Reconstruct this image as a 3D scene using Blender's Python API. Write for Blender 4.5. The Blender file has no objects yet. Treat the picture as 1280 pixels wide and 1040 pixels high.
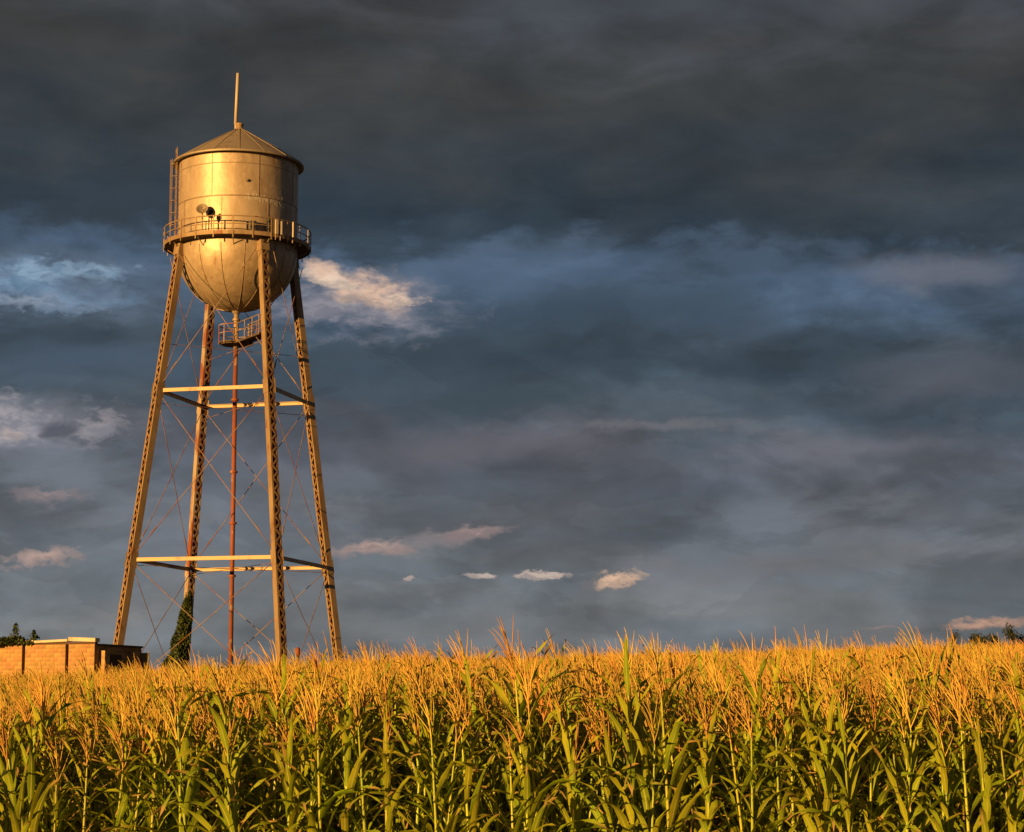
import bpy, math, random
from math import sin, cos, tan, pi, radians, atan2, sqrt, asin, degrees
from mathutils import Vector, Matrix, Euler
from mathutils import noise as mnoise

S = bpy.context.scene
COL = S.collection
EYE = 2.27                       # camera height above z = 0
FPX, PITCH, CYP = 2628.7, radians(7.136), 565.3     # focal length in photo pixels, tilt, principal row

# ------------------------------------------------------------------ camera
cam_d = bpy.data.cameras.new('camera')
cam = bpy.data.objects.new('camera', cam_d); COL.objects.link(cam)
cam.location = (0, 0, EYE); cam.rotation_euler = (pi/2 + PITCH, 0, 0)
cam_d.sensor_width = 36; cam_d.lens = FPX/1280*36
cam_d.shift_y = (CYP-520)/1280
cam_d.clip_start = 0.1; cam_d.clip_end = 6000
S.camera = cam

def elev(py): return math.atan((CYP-py)/FPX) + PITCH
def zof(py, Y=120.0): return EYE + Y*tan(elev(py))
def xof(px, Y, z): return (px-640)/FPX*(Y*cos(PITCH)+(z-EYE)*sin(PITCH))
def dirof(px, py):
    a = (px-640)/FPX; b = (CYP-py)/FPX
    v = Vector((a, cos(PITCH)-b*sin(PITCH), sin(PITCH)+b*cos(PITCH))).normalized()
    return degrees(atan2(v.x, v.y)), degrees(asin(v.z))
def lin(c):
    return tuple(((v/255+0.055)/1.055)**2.4 if v > 10 else v/255/12.92 for v in c)

# ------------------------------------------------------------------ light
SUN_EL, SUN_AZ = radians(7.0), radians(37)          # low sun, behind the camera and to its left
sp = Vector((-sin(SUN_AZ)*cos(SUN_EL), -cos(SUN_AZ)*cos(SUN_EL), sin(SUN_EL)))
sl = bpy.data.lights.new('sun', 'SUN'); sl.energy = 5.0; sl.angle = radians(0.5); sl.color = (1.0, 0.55, 0.155)
so = bpy.data.objects.new('sun', sl); COL.objects.link(so)
so.rotation_euler = sp.to_track_quat('Z', 'Y').to_euler(); so.location = sp*400
S.view_settings.view_transform = 'Standard'; S.view_settings.look = 'None'
S.view_settings.exposure = 0.8; S.view_settings.gamma = 1.0; S.view_settings.use_curve_mapping = False

# ------------------------------------------------------------------ sky: storm clouds over a low evening sun
W = bpy.data.worlds.new('World'); S.world = W; W.use_nodes = True
nt = W.node_tree; nt.nodes.clear()
def nd(t, **kw):
    n = nt.nodes.new(t)
    for k, v in kw.items(): setattr(n, k, v)
    return n
def put(n, i, v):
    if isinstance(v, bpy.types.NodeSocket): nt.links.new(v, n.inputs[i])
    else: n.inputs[i].default_value = v
def M(op, a, b=0.0, c=0.0, clamp=False):
    n = nd('ShaderNodeMath', operation=op); n.use_clamp = clamp
    put(n, 0, a); put(n, 1, b); put(n, 2, c)
    return n.outputs[0]
def smooth(v, lo, hi):
    n = nd('ShaderNodeMapRange', interpolation_type='SMOOTHSTEP')
    put(n, 0, v); put(n, 1, lo); put(n, 2, hi); put(n, 3, 0.0); put(n, 4, 1.0)
    return n.outputs[0]
def mixc(f, a, b):
    n = nd('ShaderNodeMix', data_type='RGBA'); put(n, 0, f)
    for i, v in ((6, a), (7, b)):
        if isinstance(v, tuple): v = (*v[:3], 1)
        put(n, i, v)
    return n.outputs[2]
def skynoise(vec, sc, scale, detail, rough, dist=0.0):
    m = nd('ShaderNodeVectorMath', operation='MULTIPLY'); put(m, 0, vec); m.inputs[1].default_value = sc
    n = nd('ShaderNodeTexNoise'); put(n, 'Vector', m.outputs[0]); put(n, 'Scale', scale); put(n, 'Detail', detail)
    put(n, 'Roughness', rough); put(n, 'Distortion', dist)
    return n.outputs[0]
tc = nd('ShaderNodeTexCoord'); DIR = tc.outputs['Generated']
sep = nd('ShaderNodeSeparateXYZ'); put(sep, 0, DIR)
AZ = M('MULTIPLY', M('ARCTAN2', sep.outputs[0], sep.outputs[1]), 180/pi)
EL = M('MULTIPLY', M('ARCSINE', sep.outputs[2]), 180/pi)
n_big = skynoise(DIR, (1, 1, 3.2), 5.0, 4, 0.5, 0.4)
n_mid = skynoise(DIR, (1, 1, 2.6), 15.0, 6, 0.55, 0.5)
n_fine = skynoise(DIR, (1, 1, 2.2), 46.0, 7, 0.6, 0.3)
n_hi = skynoise(DIR, (1, 1, 2.0), 120.0, 6, 0.62, 0.4)
def warp(scale, sc, k1, k2, detail=5):
    m = nd('ShaderNodeVectorMath', operation='MULTIPLY'); put(m, 0, DIR); m.inputs[1].default_value = sc
    n = nd('ShaderNodeTexNoise'); put(n, 'Vector', m.outputs[0]); put(n, 'Scale', scale); put(n, 'Detail', detail); put(n, 'Roughness', 0.6)
    q = nd('ShaderNodeSeparateColor'); put(q, 0, n.outputs[1])
    return M('MULTIPLY_ADD', q.outputs[0], k1, -k1/2), M('MULTIPLY_ADD', q.outputs[1], k2, -k2/2)
wa, we = warp(14, (1, 1, 1.7), 3.6, 2.0, 7)
AZW, ELW = M('ADD', AZ, wa), M('ADD', EL, we)
wa2, we2 = warp(50, (1, 1, 1.7), 1.5, 0.75, 6)
AZS, ELS = M('ADD', AZ, wa2), M('ADD', EL, we2)
# the cloud deck: tone by elevation with ragged layer edges
elw = M('ADD', EL, M('MULTIPLY_ADD', n_big, 3.4, -1.7))
elw = M('ADD', elw, M('MULTIPLY_ADD', n_mid, 3.0, -1.5))
elw = M('ADD', elw, M('MULTIPLY_ADD', n_fine, 1.3, -0.65))
elw = M('MULTIPLY_ADD', AZ, 0.03, elw)
def ramp(v, stops, lo, hi):
    f = nd('ShaderNodeMapRange'); put(f, 0, v); put(f, 1, lo); put(f, 2, hi)
    r = nd('ShaderNodeValToRGB'); put(r, 0, f.outputs[0]); e = r.color_ramp
    e.interpolation = 'EASE'
    for i, (p, c) in enumerate(stops):
        el = e.elements[i] if i < 2 else e.elements.new((p-lo)/(hi-lo))
        el.position = (p-lo)/(hi-lo); el.color = (*lin(c), 1)
    return r.outputs[0]
deck = ramp(elw, [(-2, (114, 112, 108)), (24, (60, 62, 66)), (1.5, (108, 111, 113)), (3.2, (103, 108, 112)), (5.4, (94, 98, 104)),
                  (7.2, (92, 96, 105)), (8.4, (74, 85, 95)), (9.8, (65, 78, 89)), (11.3, (74, 90, 108)), (12.5, (77, 94, 114)),
                  (13.3, (52, 63, 73)), (15.5, (57, 63, 68)), (17.5, (62, 64, 65)), (19.5, (70, 73, 78))], -2, 24)
n_puff = skynoise(DIR, (1, 1, 2.0), 22.0, 7, 0.55, 0.15)
tone = M('ADD', M('MULTIPLY_ADD', n_mid, 1.0, 0.5), M('MULTIPLY_ADD', n_big, 0.5, -0.25))
tone = M('ADD', tone, M('MULTIPLY_ADD', n_puff, 0.55, -0.275))
n_lay = skynoise(DIR, (1, 1, 2.3), 8.5, 7, 0.52, 0.35)          # ragged layers of cloud one behind the other
low = smooth(EL, 16.0, 11.0)
tone = M('MULTIPLY', tone, M('ADD', 1.0, M('MULTIPLY', low, M('MULTIPLY_ADD', smooth(n_lay, 0.46, 0.60), 0.36, -0.13))))
n_lay2 = skynoise(DIR, (1, 1, 2.6), 14.0, 7, 0.55, 0.5)
tone = M('MULTIPLY', tone, M('ADD', 1.0, M('MULTIPLY', low, M('MULTIPLY_ADD', smooth(n_lay2, 0.50, 0.53), 0.10, -0.04))))
warm = smooth(skynoise(DIR, (1, 1, 3.4), 9.0, 5, 0.55, 0.6), 0.42, 0.66)
vm = nd('ShaderNodeVectorMath', operation='SCALE'); put(vm, 0, deck); put(vm, 'Scale', tone)
tint = mixc(warm, (0.96, 1.0, 1.04), (1.05, 1.01, 0.99))
vt = nd('ShaderNodeVectorMath', operation='MULTIPLY'); put(vt, 0, vm.outputs[0]); put(vt, 1, tint)
col = vt.outputs[0]

def patch(px, py, rx, ry, colour, amount=1.0, edge=0.5, nz=1.2, noise=None, rot=0.0):
    """a bank or a gap of the cloud deck: centre, half widths (photo pixels turned into degrees of sky), colour"""
    global col
    noise = noise or n_fine
    a0, e0 = dirof(px, py); a1, _ = dirof(px+rx, py); _, e1 = dirof(px, py-ry)
    big = ry > 20
    dx = M('SUBTRACT', AZW if big else AZS, a0); dy = M('SUBTRACT', ELW if big else ELS, e0)
    if rot:
        c, s = cos(rot), sin(rot)
        dx, dy = (M('ADD', M('MULTIPLY', dx, c), M('MULTIPLY', dy, s)), M('SUBTRACT', M('MULTIPLY', dy, c), M('MULTIPLY', dx, s)))
    dx = M('MULTIPLY', dx, 1/(a1-a0)); dy = M('MULTIPLY', dy, 1/(e1-e0))
    d = M('SQRT', M('ADD', M('MULTIPLY', dx, dx), M('MULTIPLY', dy, dy)))
    v = M('ADD', M('SUBTRACT', 1.0, d), M('MULTIPLY_ADD', noise, nz*2, -nz))
    m = M('MULTIPLY', smooth(v, 0.0, edge), amount)
    c = lin(colour)
    if ry <= 45 and sum(colour) > 400:      # lit cloud: bright billows and greyer hollows
        c = mixc(smooth(M('ADD', n_hi, M('MULTIPLY', dy, -0.10)), 0.40, 0.62), c, tuple(v*0.68 for v in lin((colour[0]-6, colour[1], colour[2]+6))))
    col = mixc(m, col, c)

# soft tonal masses
patch(110, 268, 300, 46, (54, 64, 73), 0.9, 1.0, 0.8, n_fine)
patch(700, 300, 90, 34, (50, 62, 72), 0.7, 1.0, 1.2, n_fine)
patch(900, 328, 240, 44, (84, 102, 125), 0.6, 1.0, 1.1, n_fine)
patch(600, 345, 120, 46, (80, 99, 122), 0.65, 1.0, 1.1, n_fine)
patch(1165, 346, 150, 34, (112, 113, 123), 0.7, 1.0, 0.9, n_mid)
patch(680, 300, 60, 60, (54, 68, 78), 0.6, 1.0, 0.8, n_mid)
patch(760, 400, 300, 70, (61, 75, 87), 0.75, 1.0, 0.9, n_mid, 0.06)
patch(640, 492, 190, 26, (64, 77, 86), 0.8, 1.0, 0.9, n_mid, 0.1)
patch(1040, 560, 260, 16, (110, 110, 120), 0.5, 1.0, 1.0, n_fine, 0.03)
patch(820, 532, 220, 12, (118, 116, 122), 0.6, 1.0, 1.2, n_fine)
patch(1150, 585, 220, 22, (82, 86, 92), 0.6, 1.0, 1.0, n_fine)
patch(1180, 465, 170, 60, (92, 92, 100), 0.6, 1.0, 0.7, n_mid)
patch(620, 560, 240, 40, (104, 101, 108), 0.6, 1.0, 0.7, n_mid)
patch(90, 590, 150, 60, (122, 128, 138), 0.7, 1.0, 0.9, n_mid)
patch(120, 450, 190, 50, (76, 91, 108), 0.8, 1.0, 0.7, n_mid)
patch(1000, 710, 200, 30, (112, 106, 106), 0.5, 1.0, 0.9, n_mid)
patch(560, 790, 330, 40, (120, 122, 124), 0.6, 1.0, 0.6, n_mid)
# openings where the blue shows, and sunlit cloud tops behind the deck
skyt = nd('ShaderNodeTexSky', sky_type='NISHITA'); skyt.sun_disc = False
skyt.sun_elevation = SUN_EL; skyt.sun_rotation = pi + SUN_AZ
patch(90, 358, 230, 56, (104, 120, 141), 0.85, 1.0, 0.8, n_mid)
patch(50, 356, 170, 40, (122, 148, 174), 0.9, 0.9, 1.3, n_fine)
patch(95, 342, 100, 18, (142, 168, 190), 0.9, 0.9, 1.6, n_fine, 0.05)
patch(30, 376, 120, 14, (146, 158, 176), 0.8, 0.8, 1.6, n_hi)
patch(120, 352, 60, 24, (92, 106, 124), 0.7, 0.9, 1.2, n_fine)
patch(425, 372, 110, 42, (128, 132, 146), 0.9, 0.9, 0.8, n_fine)
patch(450, 380, 170, 46, (128, 128, 140), 0.85, 1.0, 1.2, n_fine)
patch(430, 385, 120, 30, (150, 145, 152), 0.8, 1.0, 1.2, n_fine)
patch(440, 362, 88, 27, (220, 186, 163), 1.0, 0.8, 1.2, n_fine, -0.24)
patch(415, 350, 45, 13, (238, 208, 184), 0.9, 0.6, 1.2, n_hi, -0.3)
patch(495, 376, 34, 10, (226, 196, 174), 0.9, 0.6, 1.0, n_hi)
patch(50, 540, 150, 44, (118, 124, 136), 0.8, 1.0, 1.0, n_mid)
patch(20, 528, 110, 36, (162, 156, 162), 0.95, 1.0, 1.5, n_fine)
patch(120, 542, 66, 24, (164, 156, 160), 0.85, 1.0, 1.5, n_hi, 0.2)
patch(12, 545, 26, 9, (196, 178, 172), 0.8, 0.7, 1.3, n_hi)
patch(78, 538, 36, 20, (84, 88, 98), 0.9, 0.8, 0.8, n_fine)
patch(55, 620, 56, 14, (160, 142, 140), 0.8, 0.9, 1.2, n_hi)
patch(48, 699, 66, 12, (188, 160, 149), 0.95, 0.8, 1.1, n_hi, 0.08)
patch(535, 677, 130, 15, (136, 128, 131), 0.65, 1.0, 1.2, n_fine, 0.13)
patch(462, 686, 60, 14, (184, 156, 146), 0.95, 0.8, 1.1, n_hi, 0.1)
patch(592, 666, 58, 13, (168, 144, 139), 0.9, 0.8, 1.1, n_hi, 0.08)
patch(510, 723, 11, 4, (178, 160, 152), 0.9, 0.5, 0.7, n_hi)
patch(601, 718, 27, 5, (192, 174, 164), 0.95, 0.4, 0.7, n_hi, 0.08)
patch(677, 717, 40, 6, (196, 176, 164), 0.95, 0.4, 0.7, n_hi)
patch(765, 728, 44, 15, (150, 136, 130), 0.7, 0.9, 1.2, n_hi, 0.2)
patch(774, 725, 34, 10, (222, 184, 156), 1.0, 0.6, 1.4, n_hi, 0.2)
patch(1232, 777, 62, 8, (192, 152, 130), 0.9, 0.6, 0.7, n_hi, 0.04)
patch(1105, 786, 24, 4, (156, 136, 130), 0.7, 0.7, 0.8, n_hi)
# thin breaks elsewhere in the deck let the evening sky through
away = M('MULTIPLY', smooth(M('ABSOLUTE', AZ), 22, 50), smooth(n_big, 0.60, 0.72))
sc_ = nd('ShaderNodeVectorMath', operation='SCALE'); put(sc_, 0, col); put(sc_, 'Scale', 10.0)
fin = mixc(M('MULTIPLY', away, 0.4), sc_.outputs[0], skyt.outputs[0])
bg = nd('ShaderNodeBackground'); put(bg, 0, fin); bg.inputs[1].default_value = 0.0574
ow = nd('ShaderNodeOutputWorld'); nt.links.new(bg.outputs[0], ow.inputs[0])

# ------------------------------------------------------------------ helpers
def tag(o, label=None, cat=None, group=None, kind=None):
    if label: o['label'] = label
    if cat: o['category'] = cat
    if group: o['group'] = group
    if kind: o['kind'] = kind
    return o
def empty(name, loc=(0, 0, 0), parent=None):
    o = bpy.data.objects.new(name, None); COL.objects.link(o); o.location = loc; o.empty_display_size = 0.3
    if parent: o.parent = parent
    return o
def blade_attr(me, bl):
    a = me.attributes.new('blade', 'FLOAT_COLOR', 'POINT'); a.data.foreach_set('color', [q for r, t in bl for q in (r, t, 0, 1)])
class MB:
    def __init__(s): s.v = []; s.f = []; s.blade = []
    def add(s, vs, fs):
        b = len(s.v); s.v += [tuple(v) for v in vs]; s.f += [tuple(i+b for i in f) for f in fs]
    def box(s, c, ex, ey, ez):
        """centre and three half-extent vectors"""
        c, ex, ey, ez = map(Vector, (c, ex, ey, ez))
        vs = [c+ex*a+ey*b+ez*d for d in (-1, 1) for b in (-1, 1) for a in (-1, 1)]
        fs = [(0, 2, 3, 1), (4, 5, 7, 6), (0, 1, 5, 4), (2, 6, 7, 3), (0, 4, 6, 2), (1, 3, 7, 5)]
        if ex.cross(ey).dot(ez) < 0: fs = [f[::-1] for f in fs]
        s.add(vs, fs)
    def bar(s, p, q, w, t, up):
        """flat bar from p to q, width w across, thickness t along up"""
        p, q, up = map(Vector, (p, q, up)); d = q-p; n = (up-d*(up.dot(d)/d.dot(d))).normalized(); b = d.cross(n).normalized()
        s.box((p+q)/2, d/2, b*(w/2), n*(t/2))
    def tube(s, pts, r, n=6, cap=True):
        pts = [Vector(p) for p in pts]; rs = r if isinstance(r, (list, tuple)) else [r]*len(pts)
        b = len(s.v); ref = Vector((0, 0, 1))
        d0 = (pts[1]-pts[0]).normalized()
        if abs(d0.z) > 0.9: ref = Vector((1, 0, 0))
        for i, p in enumerate(pts):
            d = (pts[min(i+1, len(pts)-1)]-pts[max(i-1, 0)]).normalized()
            u = d.cross(ref).normalized(); w = u.cross(d)
            for k in range(n):
                a = 2*pi*k/n; s.v.append(tuple(p+(u*cos(a)+w*sin(a))*rs[i]))
        for i in range(len(pts)-1):
            for k in range(n):
                s.f.append((b+i*n+k, b+i*n+(k+1) % n, b+(i+1)*n+(k+1) % n, b+(i+1)*n+k))
        if cap:
            s.f.append(tuple(b+k for k in reversed(range(n)))); e = b+(len(pts)-1)*n
            s.f.append(tuple(e+k for k in range(n)))
    def lathe(s, prof, n=64, c=(0, 0), a0=0.0, a1=2*pi):
        """profile of (r, z) turned about the vertical through c"""
        b = len(s.v); full = abs(a1-a0-2*pi) < 1e-6; m = n if full else n+1
        for r, z in prof:
            for k in range(m):
                a = a0+(a1-a0)*k/n; s.v.append((c[0]+r*cos(a), c[1]+r*sin(a), z))
        for i in range(len(prof)-1):
            for k in range(n):
                k2 = (k+1) % m
                s.f.append((b+i*m+k, b+i*m+k2, b+(i+1)*m+k2, b+(i+1)*m+k))
    def mesh(s, name, mat, smooth_=False):
        me = bpy.data.meshes.new(name); me.from_pydata(s.v, [], s.f); me.validate()
        if mat: me.materials.append(mat)
        if smooth_: me.polygons.foreach_set('use_smooth', [True]*len(me.polygons))
        if s.blade: blade_attr(me, s.blade)
        me.update(); return me
    def build(s, name, mat, parent=None, smooth_=False, origin=None):
        o = bpy.data.objects.new(name, s.mesh(name, mat, smooth_)); COL.objects.link(o)
        if parent: o.parent = parent
        return o

# ------------------------------------------------------------------ materials
def material(name, base, rough=0.6, metal=0.0, noise=(), bump=None, spec=0.5, translucent=0.0, var=0.0, dark=None):
    """base colour plus layers of (colour, noise scale, threshold lo, hi, stretch) and optional fine bump"""
    m = bpy.data.materials.new(name); m.use_nodes = True; t = m.node_tree; N = t.nodes; L = t.links
    p = N['Principled BSDF']; p.inputs['Roughness'].default_value = rough; p.inputs['Metallic'].default_value = metal
    p.inputs['Specular IOR Level'].default_value = spec
    c = N.new('ShaderNodeRGB'); c.outputs[0].default_value = (*base, 1); out = c.outputs[0]
    tcn = N.new('ShaderNodeTexCoord')
    for (cc, sc, lo, hi, st) in noise:
        mp = N.new('ShaderNodeMapping'); mp.inputs['Scale'].default_value = st; L.new(tcn.outputs['Object'], mp.inputs[0])
        n = N.new('ShaderNodeTexNoise'); n.inputs['Scale'].default_value = sc; n.inputs['Detail'].default_value = 6; n.inputs['Roughness'].default_value = 0.62
        L.new(mp.outputs[0], n.inputs['Vector'])
        r = N.new('ShaderNodeMapRange'); r.interpolation_type = 'SMOOTHSTEP'; r.inputs[1].default_value = lo; r.inputs[2].default_value = hi
        L.new(n.outputs[0], r.inputs[0])
        x = N.new('ShaderNodeMix'); x.data_type = 'RGBA'; L.new(r.outputs[0], x.inputs[0]); L.new(out, x.inputs[6]); x.inputs[7].default_value = (*cc, 1)
        out = x.outputs[2]
    if var:
        oi = N.new('ShaderNodeObjectInfo'); hs = N.new('ShaderNodeHueSaturation')
        r1 = N.new('ShaderNodeMapRange'); L.new(oi.outputs['Random'], r1.inputs[0]); r1.inputs[3].default_value = 0.5-var*0.16; r1.inputs[4].default_value = 0.5+var*0.05
        L.new(r1.outputs[0], hs.inputs['Hue'])
        w = N.new('ShaderNodeTexWhiteNoise'); w.noise_dimensions = '1D'; L.new(oi.outputs['Random'], w.inputs['W'])
        r2 = N.new('ShaderNodeMapRange'); L.new(w.outputs[0], r2.inputs[0]); r2.inputs[3].default_value = 1-var; r2.inputs[4].default_value = 1+var
        L.new(r2.outputs[0], hs.inputs['Value']); L.new(out, hs.inputs['Color']); out = hs.outputs[0]
    L.new(out, p.inputs['Base Color'])
    if bump:
        n = N.new('ShaderNodeTexNoise'); n.inputs['Scale'].default_value = bump[0]; n.inputs['Detail'].default_value = 5
        L.new(tcn.outputs['Object'], n.inputs['Vector'])
        b = N.new('ShaderNodeBump'); b.inputs['Strength'].default_value = bump[1]; b.inputs['Distance'].default_value = bump[2]
        L.new(n.outputs[0], b.inputs['Height']); L.new(b.outputs[0], p.inputs['Normal'])
    if translucent:
        tr = N.new('ShaderNodeBsdfTranslucent'); L.new(out, tr.inputs[0]); ms = N.new('ShaderNodeMixShader')
        ms.inputs[0].default_value = translucent; L.new(p.outputs[0], ms.inputs[1]); L.new(tr.outputs[0], ms.inputs[2])
        L.new(ms.outputs[0], N['Material Output'].inputs[0])
    return m
U = (1, 1, 1)
m_tank = material('weathered_aluminium_paint', (0.43, 0.335, 0.245), 0.50, 0.36,
                  [((0.31, 0.225, 0.15), 0.9, 0.40, 0.7, (1, 1, 0.3)), ((0.48, 0.38, 0.27), 2.4, 0.5, 0.72, U), ((0.24, 0.13, 0.065), 2.6, 0.57, 0.74, (1, 1, 0.10))],
                  (1.4, 0.12, 0.25))
m_seam = material('weld_seam_paint', (0.33, 0.25, 0.175), 0.55, 0.5, [((0.24, 0.14, 0.08), 4.0, 0.5, 0.66, U)])
m_ghost = material('faded_lettering_paint', (0.40, 0.34, 0.27), 0.6, 0.3, [((0.52, 0.47, 0.40), 5.0, 0.4, 0.62, U)])
m_roof = material('weathered_roof_paint', (0.29, 0.235, 0.18), 0.6, 0.35, [((0.2, 0.145, 0.1), 1.6, 0.5, 0.75, U)])
m_floor = material('shade_dark_floor_plate', (0.075, 0.05, 0.035), 0.85)  # near-black base holds the shade under balcony, platform and catwalk
m_strut = material('pale_strut_steel', (0.40, 0.29, 0.17), 0.6, 0.2, [((0.26, 0.17, 0.1), 1.2, 0.5, 0.7, U)])
m_steel = material('painted_tower_steel', (0.31, 0.22, 0.13), 0.6, 0.2,
                   [((0.23, 0.15, 0.085), 1.4, 0.4, 0.65, (1, 1, 0.4)), ((0.2, 0.08, 0.035), 2.2, 0.56, 0.68, (1, 1, 0.35))])
m_lace = material('shaded_rusty_lacing', (0.23, 0.14, 0.075), 0.75, 0.1, [((0.14, 0.06, 0.03), 1.6, 0.45, 0.6, U)])  # rust blotches over a base darkened for the shade inside the legs
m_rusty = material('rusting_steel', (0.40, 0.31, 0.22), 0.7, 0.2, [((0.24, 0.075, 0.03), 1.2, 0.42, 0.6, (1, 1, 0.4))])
m_rust = material('rust_red_pipe', (0.25, 0.065, 0.026), 0.75, 0.1,
                  [((0.20, 0.06, 0.03), 1.3, 0.45, 0.62, (1, 1, 0.5)), ((0.46, 0.34, 0.22), 1.7, 0.56, 0.66, (1, 1, 0.35)), ((0.10, 0.05, 0.03), 2.3, 0.58, 0.68, (1, 1, 0.4))])
m_rod = material('rusty_tie_rod', (0.27, 0.19, 0.14), 0.7, 0.3, [((0.2, 0.08, 0.04), 1.0, 0.45, 0.6, U)])
m_dark = material('dark_dish_paint', (0.03, 0.03, 0.032), 0.5)
m_lite = material('pale_dish_paint', (0.42, 0.35, 0.27), 0.55)
m_dish = material('dusty_dish_paint', (0.20, 0.155, 0.115), 0.6)
m_brick = material('sandy_block_wall', (0.43, 0.265, 0.105), 0.9, 0, [((0.30, 0.18, 0.075), 1.3, 0.4, 0.65, (1, 1, 2.5)), ((0.48, 0.33, 0.16), 3.2, 0.55, 0.7, (1, 1, 3))], (9, 0.5, 0.03), 0.2, 0, 0.14)
m_mortar = material('sandy_mortar', (0.31, 0.19, 0.08), 0.95, 0, [], (20, 0.4, 0.01), 0.1)
m_joint = material('shade_dark_recess', (0.10, 0.06, 0.04), 0.95, 0, [], None, 0.1)  # dark brown holds the shade of the wall gaps and coping joint
m_cope = material('pale_coping_stone', (0.56, 0.48, 0.36), 0.85, 0, [((0.4, 0.32, 0.22), 2.0, 0.5, 0.7, U)])
m_soil = material('dry_soil', (0.11, 0.08, 0.05), 0.95, 0, [((0.07, 0.05, 0.03), 0.8, 0.4, 0.6, U), ((0.08, 0.09, 0.03), 0.05, 0.5, 0.6, U)], (4, 0.6, 0.1), 0.1)
m_leaf = material('corn_leaf', (0.19, 0.275, 0.012), 0.40, 0, [((0.29, 0.34, 0.018), 1.6, 0.46, 0.68, U), ((0.36, 0.26, 0.08), 2.2, 0.67, 0.75, U)], None, 0.35, 0.22, 0.3)
def leaf_detail(m):
    t = m.node_tree; N = t.nodes; L = t.links; p = N['Principled BSDF']; src_ = p.inputs['Base Color'].links[0].from_socket
    at = N.new('ShaderNodeAttribute'); at.attribute_name = 'blade'; sx = N.new('ShaderNodeSeparateColor'); L.new(at.outputs['Color'], sx.inputs[0])
    def rng_(v, a, b):
        r = N.new('ShaderNodeMapRange'); r.interpolation_type = 'SMOOTHSTEP'; r.inputs[1].default_value = a; r.inputs[2].default_value = b; L.new(v, r.inputs[0]); return r.outputs[0]
    def mx(f, a, c):
        x = N.new('ShaderNodeMix'); x.data_type = 'RGBA'; L.new(f, x.inputs[0]); L.new(a, x.inputs[6]); x.inputs[7].default_value = (*c, 1); return x.outputs[2]
    w = N.new('ShaderNodeMath'); w.operation = 'MULTIPLY'; L.new(sx.outputs[0], w.inputs[0]); w.inputs[1].default_value = 44
    sn_ = N.new('ShaderNodeMath'); sn_.operation = 'SINE'; L.new(w.outputs[0], sn_.inputs[0]); vm_ = N.new('ShaderNodeMath'); vm_.operation = 'MULTIPLY'; L.new(rng_(sn_.outputs[0], 0.2, 1.0), vm_.inputs[0]); vm_.inputs[1].default_value = 0.22
    c = mx(vm_.outputs[0], src_, (0.34, 0.36, 0.04))
    c = mx(rng_(sx.outputs[0], 0.80, 0.93), c, (0.42, 0.44, 0.11))
    ob = N.new('ShaderNodeTexCoord'); n = N.new('ShaderNodeTexNoise'); n.inputs['Scale'].default_value = 7; L.new(ob.outputs['Object'], n.inputs['Vector'])
    ad = N.new('ShaderNodeMath'); ad.operation = 'MULTIPLY_ADD'; L.new(n.outputs[0], ad.inputs[0]); ad.inputs[1].default_value = 0.8; L.new(sx.outputs[1], ad.inputs[2])
    c = mx(rng_(ad.outputs[0], 1.12, 1.34), c, (0.40, 0.26, 0.09))
    for l in list(t.links):
        if l.from_socket == src_ and l.to_node.type in ('BSDF_PRINCIPLED', 'BSDF_TRANSLUCENT'): t.links.remove(l)
    L.new(c, p.inputs['Base Color'])
    for q in N:
        if q.type == 'BSDF_TRANSLUCENT': L.new(c, q.inputs[0])
leaf_detail(m_leaf)
m_stalk = material('corn_stalk', (0.34, 0.39, 0.035), 0.45, 0, [((0.22, 0.32, 0.03), 3.0, 0.45, 0.65, (1, 1, 1.5))], None, 0.4, 0, 0.25)
m_tassel = material('dry_tassel', (0.62, 0.46, 0.10), 0.75, 0, [((0.50, 0.31, 0.06), 6.0, 0.45, 0.65, U)], None, 0.15, 0.15, 0.22)
m_ivy = material('ivy_leaf', (0.036, 0.055, 0.015), 0.6, 0, [((0.075, 0.095, 0.02), 1.6, 0.5, 0.7, U)], None, 0.3, 0.1)
m_bark = material('dark_bark', (0.10, 0.065, 0.04), 0.9)
m_tree = material('tree_foliage', (0.03, 0.038, 0.024), 0.8, 0, [((0.045, 0.05, 0.03), 0.6, 0.5, 0.7, U)], None, 0.2)
m_conc = material('footing_concrete', (0.35, 0.33, 0.3), 0.9)

# ------------------------------------------------------------------ ground
def ground(x, y):
    yy = min(y, 135.0); z = 0.0275*(yy-16) + 0.024*max(-45, min(45, x))*min(1, max(0, (y+20)/60))
    if y > 135: z += (y-135)*0.006
    return max(z, -2.0)
g = MB(); xs = [-3000, -900, -300, -120, -60, -45, -30, -15, 0, 15, 30, 45, 60, 120, 300, 900, 3000]
ys = [-400, -60, -20, 0, 11, 25, 40, 60, 80, 100, 120, 135, 160, 300, 800, 2000, 4000]
for y in ys:
    for x in xs: g.v.append((x, y, ground(x, y)))
for j in range(len(ys)-1):
    for i in range(len(xs)-1):
        a = j*len(xs)+i; g.f.append((a, a+1, a+len(xs)+1, a+len(xs)))
tag(g.build('ground', m_soil, smooth_=True), kind='structure')

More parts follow.
